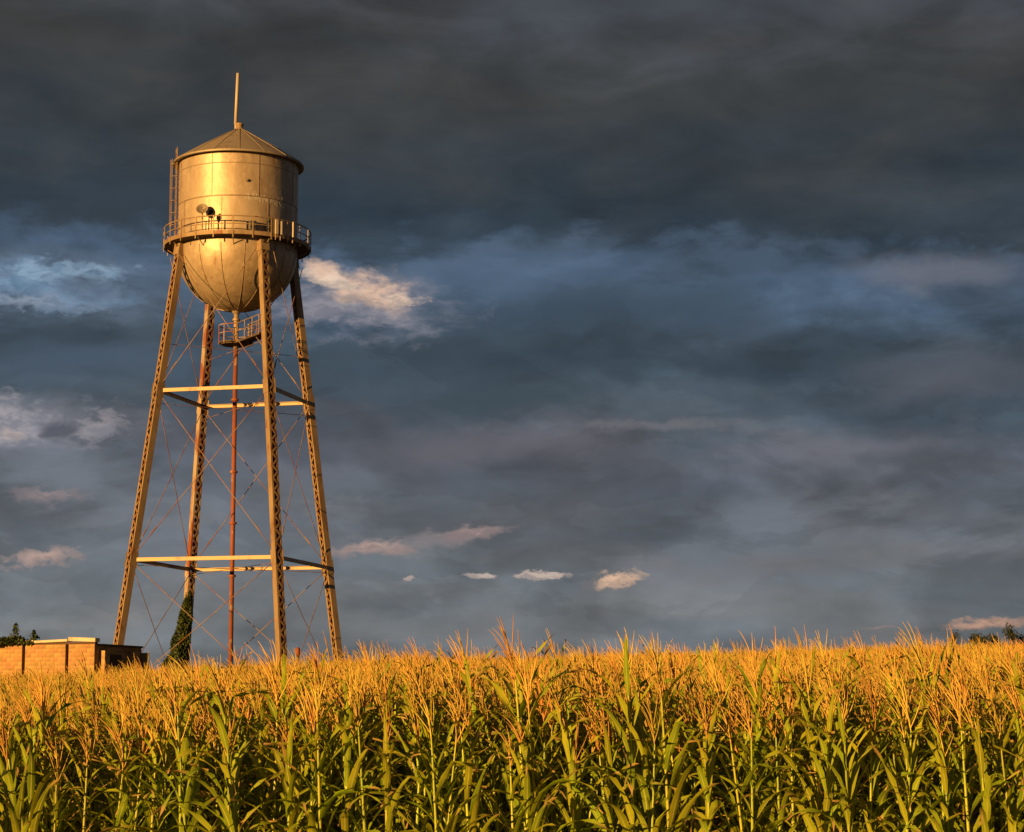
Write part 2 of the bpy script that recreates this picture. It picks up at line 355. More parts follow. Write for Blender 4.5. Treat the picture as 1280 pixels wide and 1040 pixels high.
# ------------------------------------------------------------------ water tower
TX, TY = -15.986, 120.0; TG = ground(TX, TY)
T = empty('water_tower', (TX, TY, TG))
tag(T, 'old silver water tower on four lattice legs, lit golden by low sun', 'water tower')
PHI = [radians(211.23+90*i) for i in range(4)]            # legs A (left), B (near), C (right), D (far)
def L_(z): return z-TG                                    # world height to tower height
def legr(z): return 7.265-0.14037*(z-EYE)
def legp(i, z, dr=0.0):
    r = legr(z)+dr; return Vector((r*cos(PHI[i]), r*sin(PHI[i]), L_(z)))
Z1, Z2 = EYE+18.25, EYE+8.61
Z_FLOOR, Z_EAVE, Z_APEX = zof(311), zof(207), zof(162)
Z_BOWL = zof(316)
R_T, R_E, R_B = 3.47, 3.80, 4.22
# tank
sh = MB(); sh.lathe([(R_T, L_(Z_BOWL)), (R_T, L_(Z_EAVE)+0.02)], 96)
shell = sh.build('tank_shell', m_tank, T, True)
zs = zof(262)                                              # height of the middle plate joint
def ring(z, r, h, t, n=96):
    m = MB(); m.lathe([(r, z-h/2), (r+t, z-h/2), (r+t, z+h/2), (r, z+h/2)], n); return m
ring(L_(zs), R_T-0.01, 0.07, 0.025).build('seam', m_seam, shell, True)
ring(L_(zof(222)), R_T-0.01, 0.05, 0.018).build('seam', m_seam, shell, True)
def vseam(a, z0, z1):
    m = MB(); c, s_ = cos(a), sin(a)
    m.box(((R_T+0.004)*c, (R_T+0.004)*s_, (z0+z1)/2), Vector((-s_, c, 0))*0.03, Vector((c, s_, 0))*0.014, (0, 0, (z1-z0)/2))
    return m.build('seam', m_seam, shell)
for k in range(8):
    vseam(radians(297+45*k), L_(zs)+0.04, L_(Z_EAVE)-0.04); vseam(radians(262+45*k), L_(Z_FLOOR)+0.05, L_(zs)-0.04)
# the scuffed band where lettering was painted over
rng = random.Random(4)
gm = MB()
for k in range(34):
    a = radians(284+k*1.6); w = rng.uniform(0.02, 0.055); h = rng.uniform(0.14, 0.42); zc = L_(zs)-0.08+rng.uniform(-0.12, 0.1)
    c, s_ = cos(a), sin(a)
    gm.box(((R_T)*c, (R_T)*s_, zc), Vector((-s_, c, 0))*w, Vector((c, s_, 0))*0.007, (0, 0, h/2))
tag(gm.build('scuffed_paint', m_ghost, shell), kind='stuff')
vb = MB(); a = radians(285); vb.tube([((R_T-0.02)*cos(a), (R_T-0.02)*sin(a), L_(zof(243))), ((R_T+0.14)*cos(a), (R_T+0.14)*sin(a), L_(zof(243)))], 0.09, 10)
vb.build('overflow_stub', m_seam, shell)
# bowl: a hemisphere of gores
bw = MB(); prof = [(R_T*cos(t), L_(Z_BOWL)-R_T*sin(t)*1.0) for t in [pi/2*i/24 for i in range(24)]] + [(0.24, L_(Z_BOWL)-R_T)]
bw.lathe(prof[::-1], 96); bowl = bw.build('bowl', m_tank, T, True)
for k in range(16):
    a = radians(262+22.5*k); m = MB()
    pts = [((R_T*cos(t)+0.004)*cos(a), (R_T*cos(t)+0.004)*sin(a), L_(Z_BOWL)-(R_T+0.004)*sin(t)) for t in [radians(2+80*i/14) for i in range(15)]]
    m.tube(pts, 0.026, 5); m.build('seam', m_seam, bowl)
# roof
rf = MB(); e = L_(Z_EAVE); ap = L_(Z_APEX)
rf.lathe([(R_T-0.1, e-0.02), (R_E-0.03, e-0.12), (R_E, e-0.10), (R_E, e-0.01), (R_E*0.62, e+(ap-e)*0.42), (0.22, ap)], 96)
roof = rf.build('roof', m_roof, T, False)
for k in range(16):
    a = radians(8+22.5*k); m = MB()
    m.bar(((R_E-0.03)*cos(a), (R_E-0.03)*sin(a), e+0.012), (R_E*0.62*cos(a), R_E*0.62*sin(a), e+(ap-e)*0.42+0.012), 0.06, 0.028, (0, 0, 1))
    m.bar((R_E*0.62*cos(a), R_E*0.62*sin(a), e+(ap-e)*0.42+0.012), (0.24*cos(a), 0.24*sin(a), ap+0.012), 0.05, 0.028, (0, 0, 1)); m.build('roof_rib', m_roof, roof)
fb = MB(); fb.lathe([(0.0, ap-0.05), (0.30, ap-0.05), (0.26, ap+0.06), (0.20, ap+0.10), (0.20, ap+0.22), (0.25, ap+0.24), (0.23, ap+0.36), (0.0, ap+0.40)], 20)
fb.build('finial', m_steel, roof, True)
ms = MB(); ms.tube([(-0.22, -0.05, ap-0.08), (-0.22, -0.05, ap+0.35)], 0.06, 8); ms.tube([(-0.22, -0.05, ap+0.30), (-0.13, -0.05, L_(zof(92)))], 0.095, 10)
ms.build('mast', m_lite, roof, True)
# balcony round the spring line
bz = L_(Z_FLOOR)
fl = MB(); fl.lathe([(R_T+0.01, bz-0.06), (R_B, bz-0.06), (R_B, bz), (R_T+0.01, bz)], 72)
balcony = fl.build('balcony', m_floor, T)
fl = MB(); fl.lathe([(R_B+0.002, bz-0.075), (R_B+0.022, bz-0.075), (R_B+0.022, bz+0.16), (R_B+0.002, bz+0.16), (R_B+0.002, bz-0.075)], 72); fl.build('toe_board', m_steel, balcony)
for k in range(24):
    a = radians(4+15*k); c, s_ = cos(a), sin(a); m = MB()
    m.box(((R_B+0.04)*c, (R_B+0.04)*s_, bz+0.36), Vector((c, s_, 0))*0.018, Vector((-s_, c, 0))*0.032, (0, 0, 0.62)); m.build('railing_post', m_steel, balcony)
    if k % 2: continue
    b = MB(); b.tube([((R_T-0.02)*c, (R_T-0.02)*s_, bz-0.5), ((R_B-0.2)*c, (R_B-0.2)*s_, bz-0.15)], 0.03, 5); b.build('bracket', m_steel, balcony)
def hoop(r, z, t, n=72, a0=0, a1=2*pi):
    m = MB(); m.tube([(r*cos(a0+(a1-a0)*k/n), r*sin(a0+(a1-a0)*k/n), z) for k in range(n+1)], t, 6, False); return m
hoop(R_B+0.03, bz+0.97, 0.036).build('handrail', m_steel, balcony, True)
hoop(R_B+0.03, bz+0.52, 0.026).build('midrail', m_steel, balcony, True)
# ladder up the left of the tank
la = radians(198); ec = Vector((cos(la), sin(la), 0)); et = Vector((-sin(la), cos(la), 0)); R_L = R_T+0.17
lad = empty('ladder', parent=T)
for sgn in (-1, 1):
    m = MB(); p = ec*R_L+et*0.2*sgn; m.box(p+Vector((0, 0, (bz+L_(Z_EAVE)+0.75)/2)), ec*0.024, et*0.013, (0, 0, (L_(Z_EAVE)+0.75-bz)/2)); m.build('stile', m_steel, lad)
m = MB(); z = bz+0.3
while z < L_(Z_EAVE)+0.4: m.tube([ec*R_L-et*0.2+Vector((0, 0, z)), ec*R_L+et*0.2+Vector((0, 0, z))], 0.018, 5); z += 0.3
tag(m.build('rungs', m_steel, lad), kind='stuff')
for k in range(6):
    z = bz+1.1+k*0.72; m = MB()
    m.tube([ec*R_L+et*(0.30*cos(t))+ec*(0.34*sin(t))+Vector((0, 0, z)) for t in [pi*i/8 for i in range(9)]], 0.013, 5); m.build('cage_hoop', m_steel, lad)
for q in (0.28, 0.5, 0.72):
    m = MB(); t = pi*q; p = ec*R_L+et*(0.30*cos(t))+ec*(0.34*sin(t)); m.box(p+Vector((0, 0, bz+3.0)), ec*0.012, et*0.022, (0, 0, 2.0)); m.build('cage_strap', m_steel, lad)
# lattice legs
WP, WL = 0.39, 0.45
LEGT = [12, 9, 12, 6]
for i in range(4):
    z0, z1 = TG+0.35, Z_BOWL-0.12
    p0, p1 = legp(i, z0), legp(i, z1); ax = (p1-p0).normalized()
    a = PHI[i]+radians(LEGT[i]); er = Vector((cos(a), sin(a), 0)); er = (er-ax*er.dot(ax)).normalized(); et = ax.cross(er).normalized()
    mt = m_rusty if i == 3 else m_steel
    m = MB(); mid = (p0+p1)/2; hl = (p1-p0)/2
    for sg in (-1, 1):
        m.box(mid+et*(sg*WL/2), hl, er*(WP/2), et*0.012)
        for sr in (-1, 1): m.box(mid+et*(sg*(WL/2-0.055))+er*(sr*(WP/2-0.01)), hl*0.9995, er*0.011, et*0.043)
    leg = m.build('leg', mt, T)
    ln = (p1-p0).length
    for sr in (-1, 1):
        m = MB(); s = 0.3; sg = -1
        while s < ln-0.6:
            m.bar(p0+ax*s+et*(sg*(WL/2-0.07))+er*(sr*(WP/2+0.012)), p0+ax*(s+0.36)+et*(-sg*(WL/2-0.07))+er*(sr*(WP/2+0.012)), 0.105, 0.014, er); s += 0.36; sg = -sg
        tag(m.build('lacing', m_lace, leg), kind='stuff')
    for z in (Z1, Z2):
        c = legp(i, z)
        for sr in (-1, 1):
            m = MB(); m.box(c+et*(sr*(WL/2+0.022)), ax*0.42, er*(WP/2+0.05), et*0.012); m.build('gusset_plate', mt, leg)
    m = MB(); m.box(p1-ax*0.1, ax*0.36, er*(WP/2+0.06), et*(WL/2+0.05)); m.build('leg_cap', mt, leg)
    m = MB(); q = legp(i, TG); m.box((q.x, q.y, 0.2), (0.75, 0, 0), (0, 0.75, 0), (0, 0, 0.32)); m.build('footing', m_conc, leg)
# horizontal struts and tie rods on the four sides
for z in (Z1, Z2):
    for i in range(4):
        j = (i+1) % 4; p, q = legp(i, z), legp(j, z); d = (q-p).normalized(); p = p+d*0.30; q = q-d*0.30
        n = Vector((d.y, -d.x, 0)); m = MB(); m.box((p+q)/2, (q-p)/2, n*0.012, (0, 0, 0.105))
        for sz in (-1, 1): m.box((p+q)/2-n*0.062+Vector((0, 0, sz*0.094)), (q-p)/2*0.999, n*0.05, (0, 0, 0.011))
        m.build('strut', m_strut, T)
levels = [(TG+0.55, Z2-0.1), (Z2+0.1, Z1-0.1), (Z1+0.1, Z_BOWL-0.35)]
for (za, zb) in levels:
    for i in range(4):
        j = (i+1) % 4
        for (p, q, off) in ((legp(i, za), legp(j, zb), 0.035), (legp(j, za), legp(i, zb), -0.035)):
            d = (legp(j, za)-legp(i, za)).normalized(); n = Vector((d.y, -d.x, 0)); dd = (q-p)
            ou = 0.62 if zb > Z1+2 else 0.0            # the top rods clear the bowl
            pts = [p+dd*t+n*(off+ou*t)+Vector((0, 0, -0.05*sin(pi*t))) for t in (0.03, 0.25, 0.5, 0.75, 0.97)]
            m = MB(); m.tube(pts, 0.023, 6); rod = m.build('tie_rod', m_rod, T, True)
            b = MB(); c = p+dd*0.16+n*(off+ou*0.16); b.tube([c-dd.normalized()*0.25, c+dd.normalized()*0.25], 0.042, 6); b.build('turnbuckle', m_rod, rod)
# riser pipe
zb = L_(Z_BOWL)-R_T
m = MB(); m.tube([(0, 0, 0.1), (0, 0, L_(zof(437)))], 0.128, 16); pipe = m.build('riser_pipe', m_rust, T, True)
m = MB(); m.tube([(0, 0, L_(zof(437))+0.01), (0, 0, zb+0.4)], 0.14, 16); m.build('expansion_joint', m_steel, pipe, True)
m = MB(); m.lathe([(0.14, zb-0.16), (0.2, zb-0.14), (0.27, zb+0.0), (0.4, zb+0.1)], 24); m.build('pipe_collar', m_tank, pipe, True)
for py in (654, 500, 720, 400, 590):
    z = L_(zof(py)); m = MB(); m.lathe([(0.12, z-0.06), (0.22, z-0.06), (0.22, z+0.06), (0.12, z+0.06)], 16); m.build('flange', m_rust if py > 450 else m_steel, pipe)
for zz in (zof(438), Z1-0.75, Z2-0.3):
    for i in range(4):
        p = legp(i, zz, -0.25); m = MB(); m.tube([(0.12*cos(PHI[i]), 0.12*sin(PHI[i]), p.z), p], 0.018, 5); m.build('stay_rod', m_rod, T)
# inspection platform round the pipe and the catwalk to the near leg
pz = L_(zof(429)); RP = 0.95
m = MB(); m.lathe([(0.15, pz-0.12), (RP-0.1, pz-0.12), (RP-0.08, pz-0.05), (RP+0.02, pz-0.05), (RP+0.02, pz+0.03), (RP-0.02, pz+0.03), (RP-0.02, pz), (0.15, pz)], 32)
plat = m.build('platform', m_floor, T)
bd = Vector((cos(PHI[1]), sin(PHI[1]), 0)); bt = Vector((-bd.y, bd.x, 0))
for k in range(8):
    a = PHI[1]+pi/8+k*pi/4+pi/8*0
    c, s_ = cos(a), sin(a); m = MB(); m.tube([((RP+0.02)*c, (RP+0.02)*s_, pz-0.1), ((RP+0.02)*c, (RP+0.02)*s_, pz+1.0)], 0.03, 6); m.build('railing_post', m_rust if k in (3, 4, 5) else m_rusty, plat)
for h, t in ((1.0, 0.03), (0.52, 0.022)):
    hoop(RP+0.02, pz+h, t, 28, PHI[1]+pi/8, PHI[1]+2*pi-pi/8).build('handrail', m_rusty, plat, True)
rr = legr(zof(429))-0.2
m = MB(); m.box(bd*((RP+rr)/2)+Vector((0, 0, pz-0.03)), bd*((rr-RP)/2-0.01), bt*0.36, (0, 0, 0.025))
for sg in (-1, 1): m.box(bd*((RP+rr)/2)+bt*(0.37*sg)+Vector((0, 0, pz-0.08)), bd*((rr-RP)/2-0.01), bt*0.012, (0, 0, 0.06))
cat = m.build('catwalk', m_floor, T)
for sg in (-1, 1):
    for h, t in ((1.0, 0.028), (0.52, 0.02)):
        b = MB(); b.tube([bd*RP+bt*(0.37*sg)+Vector((0, 0, pz+h)), bd*rr+bt*(0.37*sg)+Vector((0, 0, pz+h))], t, 6); b.build('handrail', m_steel, cat)
    for q in (0.02, 0.35, 0.68, 0.98):
        c = bd*(RP+(rr-RP)*q)+bt*(0.37*sg); b = MB(); b.tube([c+Vector((0, 0, pz-0.1)), c+Vector((0, 0, pz+1.0))], 0.026, 6); b.build('railing_post', m_steel, cat)
for sg in (-1, 1):
    b = MB(); b.tube([bd*(rr-0.9)+bt*(0.2*sg)+Vector((0, 0, pz-0.08)), bd*(rr+0.05)+bt*(0.2*sg)+Vector((0, 0, pz-0.75))], 0.025, 5); b.build('brace', m_steel, cat)

# ------------------------------------------------------------------ things fixed on the balcony
def world(px, r):                       # angle on the near arc of the balcony under a column of the photo
    x = xof(px, TY-r*0.9, Z_FLOOR)-TX; return math.asin(max(-1, min(1, x/r)))-pi/2
def dish(px, py, rad, mat, aim, label, ground_pole):
    a = world(px, R_B-0.15); bx, by = TX+(R_B-0.15)*cos(a), TY+(R_B-0.15)*sin(a)
    zt = EYE+by*tan(elev(py)); D = empty('antenna_dish', (bx, by, Z_FLOOR))
    tag(D, label, 'dish antenna')
    h = zt-Z_FLOOR; m = MB(); m.tube([(0, 0.1, 0), (0, 0.1, h)], 0.04, 8); m.build('pole', m_steel, D)
    aim = Vector(aim).normalized(); rot = aim.to_track_quat('Z', 'Y').to_matrix()
    m = MB(); m.lathe([(0.001, -0.14), (rad*0.4, -0.12), (rad*0.75, -0.05), (rad, 0.03), (rad*1.03, 0.03), (rad*1.0, 0.01), (rad*0.78, -0.08), (rad*0.4, -0.155), (0.001, -0.18)], 28)
    m.v = [tuple(rot @ Vector(v)+Vector((0, 0, h))) for v in m.v]; m.build('reflector', mat, D, True)
    m = MB(); tip = rot @ Vector((0, 0, rad*0.45)); m.tube([rot @ Vector((0, -rad*0.9, 0.02))+Vector((0, 0, h)), tip+Vector((0, 0, h))], 0.015, 5)
    m.tube([tip+Vector((0, 0, h)), tip*0.75+Vector((0, 0, h))], 0.03, 8); m.build('feed_arm', m_dark, D)
dish(252.5, 261, 0.33, m_dish, (-0.1, -1, 0.42), 'pale dish antenna on a tall pole on the water tower balcony', True)
dish(264.5, 267.5, 0.25, m_dark, (0.75, -0.8, -0.1), 'small black dish antenna beside the pale one on the balcony', False)
def panel(px, label, w=0.13, h=1.25, dark=False):
    r = R_B+0.16; a = world(px, r); P = empty('panel_antenna', (TX+r*cos(a), TY+r*sin(a), Z_FLOOR-0.05)); P.rotation_euler = (0, 0, a+pi/2)
    tag(P, label, 'antenna')
    m = MB(); m.tube([(0, 0.05, -0.2), (0, 0.05, h+0.1)], 0.03, 8); m.build('pole', m_steel, P)
    m = MB(); m.box((0, -0.06, h/2+0.1), (w/2, 0, 0), (0, 0.05, 0), (0, 0, h/2)); ob = m.build('panel', m_lite, P)
    bv = ob.modifiers.new('edge', 'BEVEL'); bv.width = 0.02; bv.segments = 2
panel(344, 'upright panel antenna on the balcony rail just right of the near leg', 0.2, 0.85)
panel(349.5, 'slim panel antenna second to the right of the near leg', 0.12, 0.8)
panel(363.5, 'wide panel antenna on the shaded right side of the balcony rail', 0.24, 0.9)
def cabinet(px, label, w, h):
    r = R_T+0.3; a = world(px, r); P = empty('equipment_cabinet', (TX+r*cos(a), TY+r*sin(a), Z_FLOOR)); P.rotation_euler = (0, 0, a+pi/2)
    tag(P, label, 'cabinet')
    m = MB(); m.box((0, 0, h/2+0.12), (w/2, 0, 0), (0, 0.12, 0), (0, 0, h/2)); ob = m.build('case', m_dark, P); bv = ob.modifiers.new('edge', 'BEVEL'); bv.width = 0.015
    m = MB(); m.box((0, -0.13, h/2+0.12), (w*0.4, 0, 0), (0, 0.008, 0), (0, 0, h*0.42)); m.build('door', m_dark, P)
    m = MB()
    for sx in (-1, 1): m.box((sx*w*0.4, 0, 0.058), (0.03, 0, 0), (0, 0.1, 0), (0, 0, 0.06))
    m.build('feet', m_steel, P)
cabinet(316.5, 'dark equipment cabinet on the balcony left of the near leg', 0.34, 0.7)
cabinet(336, 'dark equipment cabinet on the balcony behind the top of the near leg', 0.3, 0.95)

# ------------------------------------------------------------------ foliage helper: leaf faces spread through a volume
def leafcloud(pts, size, rng, flat=0.0):
    m = MB()
    for p, s in pts:
        d = Vector((rng.gauss(0, 1), rng.gauss(0, 1), rng.gauss(0, 1)-flat)).normalized(); u = d.orthogonal().normalized(); v = d.cross(u)
        t = rng.uniform(0, 6.28); u, v = u*cos(t)+v*sin(t), v*cos(t)-u*sin(t); k = size*s*rng.uniform(0.6, 1.3)
        p = Vector(p); m.add([p-u*k, p-v*k*0.5+d*k*0.12, p+u*k, p+v*k*0.5+d*k*0.12], [(0, 1, 2, 3)])
    return m
rng = random.Random(11)
# ivy up the far leg
zt, zb_ = zof(733), TG
base = legp(3, TG)+Vector((TX, TY, TG)); IV = empty('climbing_ivy', (base.x, base.y, ground(base.x, base.y)))
tag(IV, 'dark green ivy climbing the foot of the rear left tower leg', 'ivy')
pts = []
for k in range(9000):
    t = rng.random()**1.1; z = TG+0.1+t*(zt-TG-0.1); c = legp(3, z)
    rad = 0.14+1.42*(1-t)**0.95*(0.8+0.5*mnoise.noise(Vector((z*0.9, 3.1, 0)))); a = rng.uniform(0, 2*pi)
    rr_ = rad*sqrt(rng.uniform(0.45, 1.0))*(0.85+0.45*mnoise.noise(Vector((cos(a)*1.5, sin(a)*1.5, z*1.1))))
    x = c.x-0.72*(1-t)+rr_*cos(a)*1.0; pts.append(((x+TX-base.x, c.y+rr_*sin(a)+TY-base.y-0.1, c.z+TG-IV.location.z), 1))
leafcloud(pts, 0.11, rng).build('foliage', m_ivy, IV)
st = MB()
for k in range(4):
    st.tube([tuple(legp(3, TG+0.05+h)+Vector((TX-base.x+0.3*cos(k*1.6+h), TY-base.y+0.3*sin(k*1.6+h), TG-IV.location.z))) for h in (0, 0.8, 1.6, 2.4, 3.3, 4.3)], [0.05, 0.045, 0.04, 0.03, 0.02, 0.01], 6)
st.build('stem', m_bark, IV)

# ------------------------------------------------------------------ block building at the left
BY = 100.0; zc_ = zof(797.5, BY); bx0 = xof(119, BY, zc_); bg_ = ground(bx0, BY)
BA = radians(20); fd = Vector((-cos(BA), sin(BA), 0)); sd = Vector((sin(BA), cos(BA), 0))      # along the front (to the left), along the side (back)
B = empty('block_building', (bx0, BY, bg_-0.15)); tag(B, 'low flat sandy block building with pale coping at the edge of the corn', 'building')
H = zof(805, BY)-(bg_-0.15); fn = Vector((-fd.y, fd.x, 0));  fn = fn if fn.y < 0 else -fn
sn = Vector((sd.y, -sd.x, 0))
FL, SL = 16.0, 4.6
core = MB(); core.box(fd*(FL/2)+sd*(SL/2)+Vector((0, 0, H/2-0.05)), fd*(FL/2-0.2), sd*(SL/2-0.2), (0, 0, H/2-0.05)); core.build('wall', m_joint, B)
brng = random.Random(9)
blk_me = {}
def block(parent, a, b, z):
    w = round(b-a, 3)
    if w not in blk_me:
        q = MB(); q.box((0, 0, 0), fd*(w/2-0.006), sd*0.05, (0, 0, 0.0925)); blk_me[w] = q.mesh('block', m_brick)
    o = bpy.data.objects.new('block', blk_me[w]); COL.objects.link(o); o.parent = parent
    o.location = fd*((a+b)/2)+sd*(0.044+brng.uniform(-0.004, 0.006))+Vector((0, 0, z+0.1)); o.rotation_euler = (0, brng.gauss(0, 0.003), brng.gauss(0, 0.004))
def lay_blocks(parent, a, b):
    r = 0; z = H-0.205
    while z > 0.3:
        x = a+0.003; first = 0.42 if r % 2 else 0.22
        while x < b-0.06:
            e_ = min(x+first, b-0.003); first = 0.42
            block(parent, x, e_, z); x = e_
        z -= 0.2; r += 1
edges = [0.02, 1.52, 3.92, 6.3, 8.7, 11.1, 13.5, 15.98]; gap = 0.085
for i in range(len(edges)-1):
    a, b = edges[i]+(gap if i else 0), edges[i+1]-gap
    m = MB(); m.box(fd*((a+b)/2)+sd*0.1+Vector((0, 0, H/2)), fd*((b-a)/2), sd*0.1, (0, 0, H/2)); p = m.build('wall_panel', m_brick if i > 2 else m_mortar, B)
    if i < 3: lay_blocks(p, a, b)
m = MB(); m.box(fd*(FL/2)+sd*0.16+Vector((0, 0, H+0.055)), fd*(FL/2-0.02), sd*0.12, (0, 0, 0.052)); m.build('coping_shadow_bed', m_joint, B)  # fills the gap under the coping, coloured dark as the coping's shadow
# coping stones, a little out of level
cl = [(-0.06, 1.42, 0.19, 0.02, 0.03), (1.46, 3.3, 0.12, 0.0, -0.03), (3.34, 5.4, 0.11, -0.04, -0.04), (5.44, 7.6, 0.11, -0.06, -0.02), (7.64, 10.2, 0.11, -0.06, 0.0), (10.24, 13, 0.11, -0.06, 0), (13.04, 16.05, 0.11, -0.06, 0)]
for (a, b, h, dz, tl) in cl:
    m = MB(); c = fd*((a+b)/2)+sd*0.12+Vector((0, 0, H+0.105+h/2+max(dz, -0.03))); m.box(c, fd*((b-a)/2)+Vector((0, 0, tl)), sd*0.22, (0, 0, h/2)); ob = m.build('coping', m_cope, B)
    bv = ob.modifiers.new('edge', 'BEVEL'); bv.width = 0.015
m = MB(); m.box(sd*(SL/2)+Vector((0, 0, H/2-0.03))-sn*0.12, sd*(SL/2-0.21), sn*0.1, (0, 0, H/2-0.03)); m.build('side_wall', m_brick, B)
m = MB(); m.box(sd*(SL/2+0.1)+Vector((0, 0, H-0.02))-sn*0.05, sd*(SL/2-0.35), sn*0.16, (0, 0, 0.045)); m.build('side_coping', m_joint, B)
for q, w in ((0.62, 0.2), (3.4, 0.22), (SL-0.12, 0.12)):
    m = MB(); m.box(sd*q+sn*(0.14)+Vector((0, 0, H/2-0.15)), sd*w, sn*0.155, (0, 0, H/2-0.15)); m.build('pilaster', m_brick, B)
for q in (1.95,):
    m = MB(); m.box(sd*q+sn*0.0+Vector((0, 0, H-1.0)), sd*0.5, sn*0.02, (0, 0, 0.55)); m.build('dark_opening', m_joint, B)  # flat dark sheet standing for a black opening
m = MB(); m.box(fd*(FL/2)+sd*(SL/2)+Vector((0, 0, H-0.04)), fd*(FL/2-0.25), sd*(SL/2-0.25), (0, 0, 0.03)); m.build('roof', m_joint, B)
# shrub growing over the parapet
sx = xof(14, BY+1.2, zc_); SHR = empty('shrub', (sx, BY+2.6, ground(sx, BY+2.6)+H-0.02)); SHR.location.z = bg_-0.15+H-0.01
tag(SHR, 'dark shrub with two upright sprigs growing on the low building roof', 'shrub')
pts = []
for k in range(1500):
    x = rng.uniform(-1.6, 1.0); hh = 0.42*(1-abs(x+0.2)/1.9)+0.12*mnoise.noise(Vector((x*2.2, 0, 0)))
    pts.append(((x, rng.uniform(-1.1, 0.4)-0.6, 0.02+hh*rng.random()), 1))
for (cx, hh, w) in ((0.12, 0.95, 0.16), (0.98, 0.62, 0.13)):
    for k in range(150): t = rng.random(); pts.append(((cx+rng.gauss(0, w*(1.1-t)), -1.0+rng.gauss(0, w), 0.1+hh*t), 0.8))
leafcloud(pts, 0.10, rng).build('foliage', m_ivy, SHR)
st = MB()
for cx, hh in ((0.12, 0.9), (0.98, 0.58), (-0.6, 0.4)): st.tube([(cx*0.5, -0.6, 0.0), (cx, -1.0, hh*0.5), (cx, -1.0, hh)], [0.03, 0.02, 0.006], 5)
st.build('stem', m_bark, SHR)
# the dark post between the near and the right leg
py_ = 109.0; px_ = xof(372, py_, 5.3); pg = ground(px_, py_); PO = empty('post', (px_, py_, pg)); tag(PO, 'short dark post standing just above the corn between two tower legs', 'post')
h = zof(809, py_)-pg
m = MB(); m.tube([(0, 0, -0.1), (0, 0, h-0.25)], 0.085, 10); m.build('shaft', m_bark, PO, True)
m = MB(); m.lathe([(0.0, h), (0.09, h-0.02), (0.135, h-0.1), (0.14, h-0.36), (0.09, h-0.44), (0.0, h-0.45)], 14); m.build('cap', m_rust, PO, True)

# ------------------------------------------------------------------ far trees at the right
def tree(px, py, Y, w, label, seed, n=900):
    r = random.Random(seed); z = zof(py, Y); x = xof(px, Y, z); gz = ground(x, Y); Hh = z-gz
    t = empty('tree', (x, Y, gz)); tag(t, label, 'tree', None)
    m = MB(); m.tube([(0, 0, -0.3), (0.1, 0, Hh*0.35), (0, 0, Hh*0.8)], [w*0.07, w*0.05, w*0.015], 7)
    for k in range(5):
        a = r.uniform(0, 6.28); zz = Hh*r.uniform(0.35, 0.6); m.tube([(0, 0, zz), (w*0.25*cos(a), w*0.25*sin(a), zz+Hh*0.12)], [w*0.03, w*0.01], 5)
    m.build('trunk', m_bark, t)
    cl = [(Vector((r.gauss(0, w*0.17), r.gauss(0, w*0.17), Hh*r.uniform(0.45, 0.93))), w*r.uniform(0.14, 0.26)) for _ in range(16)]+[(Vector((0, 0, Hh*0.9)), Hh*0.1)]
    pts = []
    for k in range(n):
        c, q = cl[k % len(cl)]; v = Vector((r.gauss(0, 1), r.gauss(0, 1), r.gauss(0, 1))).normalized()*q*r.random()**0.4
        pts.append((c+v, 1))
    leafcloud(pts, w*0.055, r).build('crown', m_tree, t)
tree(1262, 780, 420, 5.0, 'tall far tree standing above the corn at the right edge of the picture', 1)
tree(1240, 791, 430, 5.0, 'low far tree left of the tall one on the horizon', 2)
tree(1276, 790, 425, 4.0, 'far tree right of the tall one at the picture edge', 3)
tree(1222, 790, 440, 6.0, 'broad low far tree under the peach strip of cloud', 4)
tree(1194, 786, 435, 3.5, 'slim far tree at the left end of the far tree line', 5)

# ------------------------------------------------------------------ corn
def leaf_mesh(rng, h, az, length, width, th0, th1, twist, seg=9, name='leaf', mat=None, x0=0.0, y0=0.0):
    tear = rng.random() < 0.3; snap = rng.randint(3, 6) if rng.random() < 0.14 else -1
    m = MB(); p = Vector((x0+0.008*cos(az), y0+0.008*sin(az), h)); bend = rng.uniform(0.8, 1.8); curl = rng.uniform(-0.35, 0.35); ph = rng.uniform(0, 6.28); wav = rng.uniform(0.004, 0.016)
    for i in range(seg+1):
        t = i/seg; th = th0+(th1-th0)*t**bend; a = az+curl*t
        d = Vector((sin(th)*cos(a), sin(th)*sin(a), cos(th)))
        side = Vector((-sin(a), cos(a), 0)); up = side.cross(d)*-1
        tw = twist*t; side, up = side*cos(tw)+up*sin(tw), up*cos(tw)-side*sin(tw)
        w = width*0.5*min(1.0, (0.5+t*2.2))*max(0.02, (1-t**2.2))
        wv = wav*sin(ph+t*17)
        if tear and 0.35 < t < 0.9: w1, w2 = w*rng.uniform(0.45, 1.0), w*rng.uniform(0.45, 1.0)
        else: w1 = w2 = w
        m.v += [tuple(p+side*w1+up*(w*0.35+wv)), tuple(p), tuple(p-side*w2+up*(w*0.35-wv*0.8))]
        m.blade += [(0, t), (1, t), (0, t)]
        if i == snap: th0 += radians(70); th1 = max(th1+radians(40), th0)
        p = p+d*(length/seg)
    for i in range(seg):
        b = i*3; m.f += [(b, b+1, b+4, b+3), (b+1, b+2, b+5, b+4)]
    return m
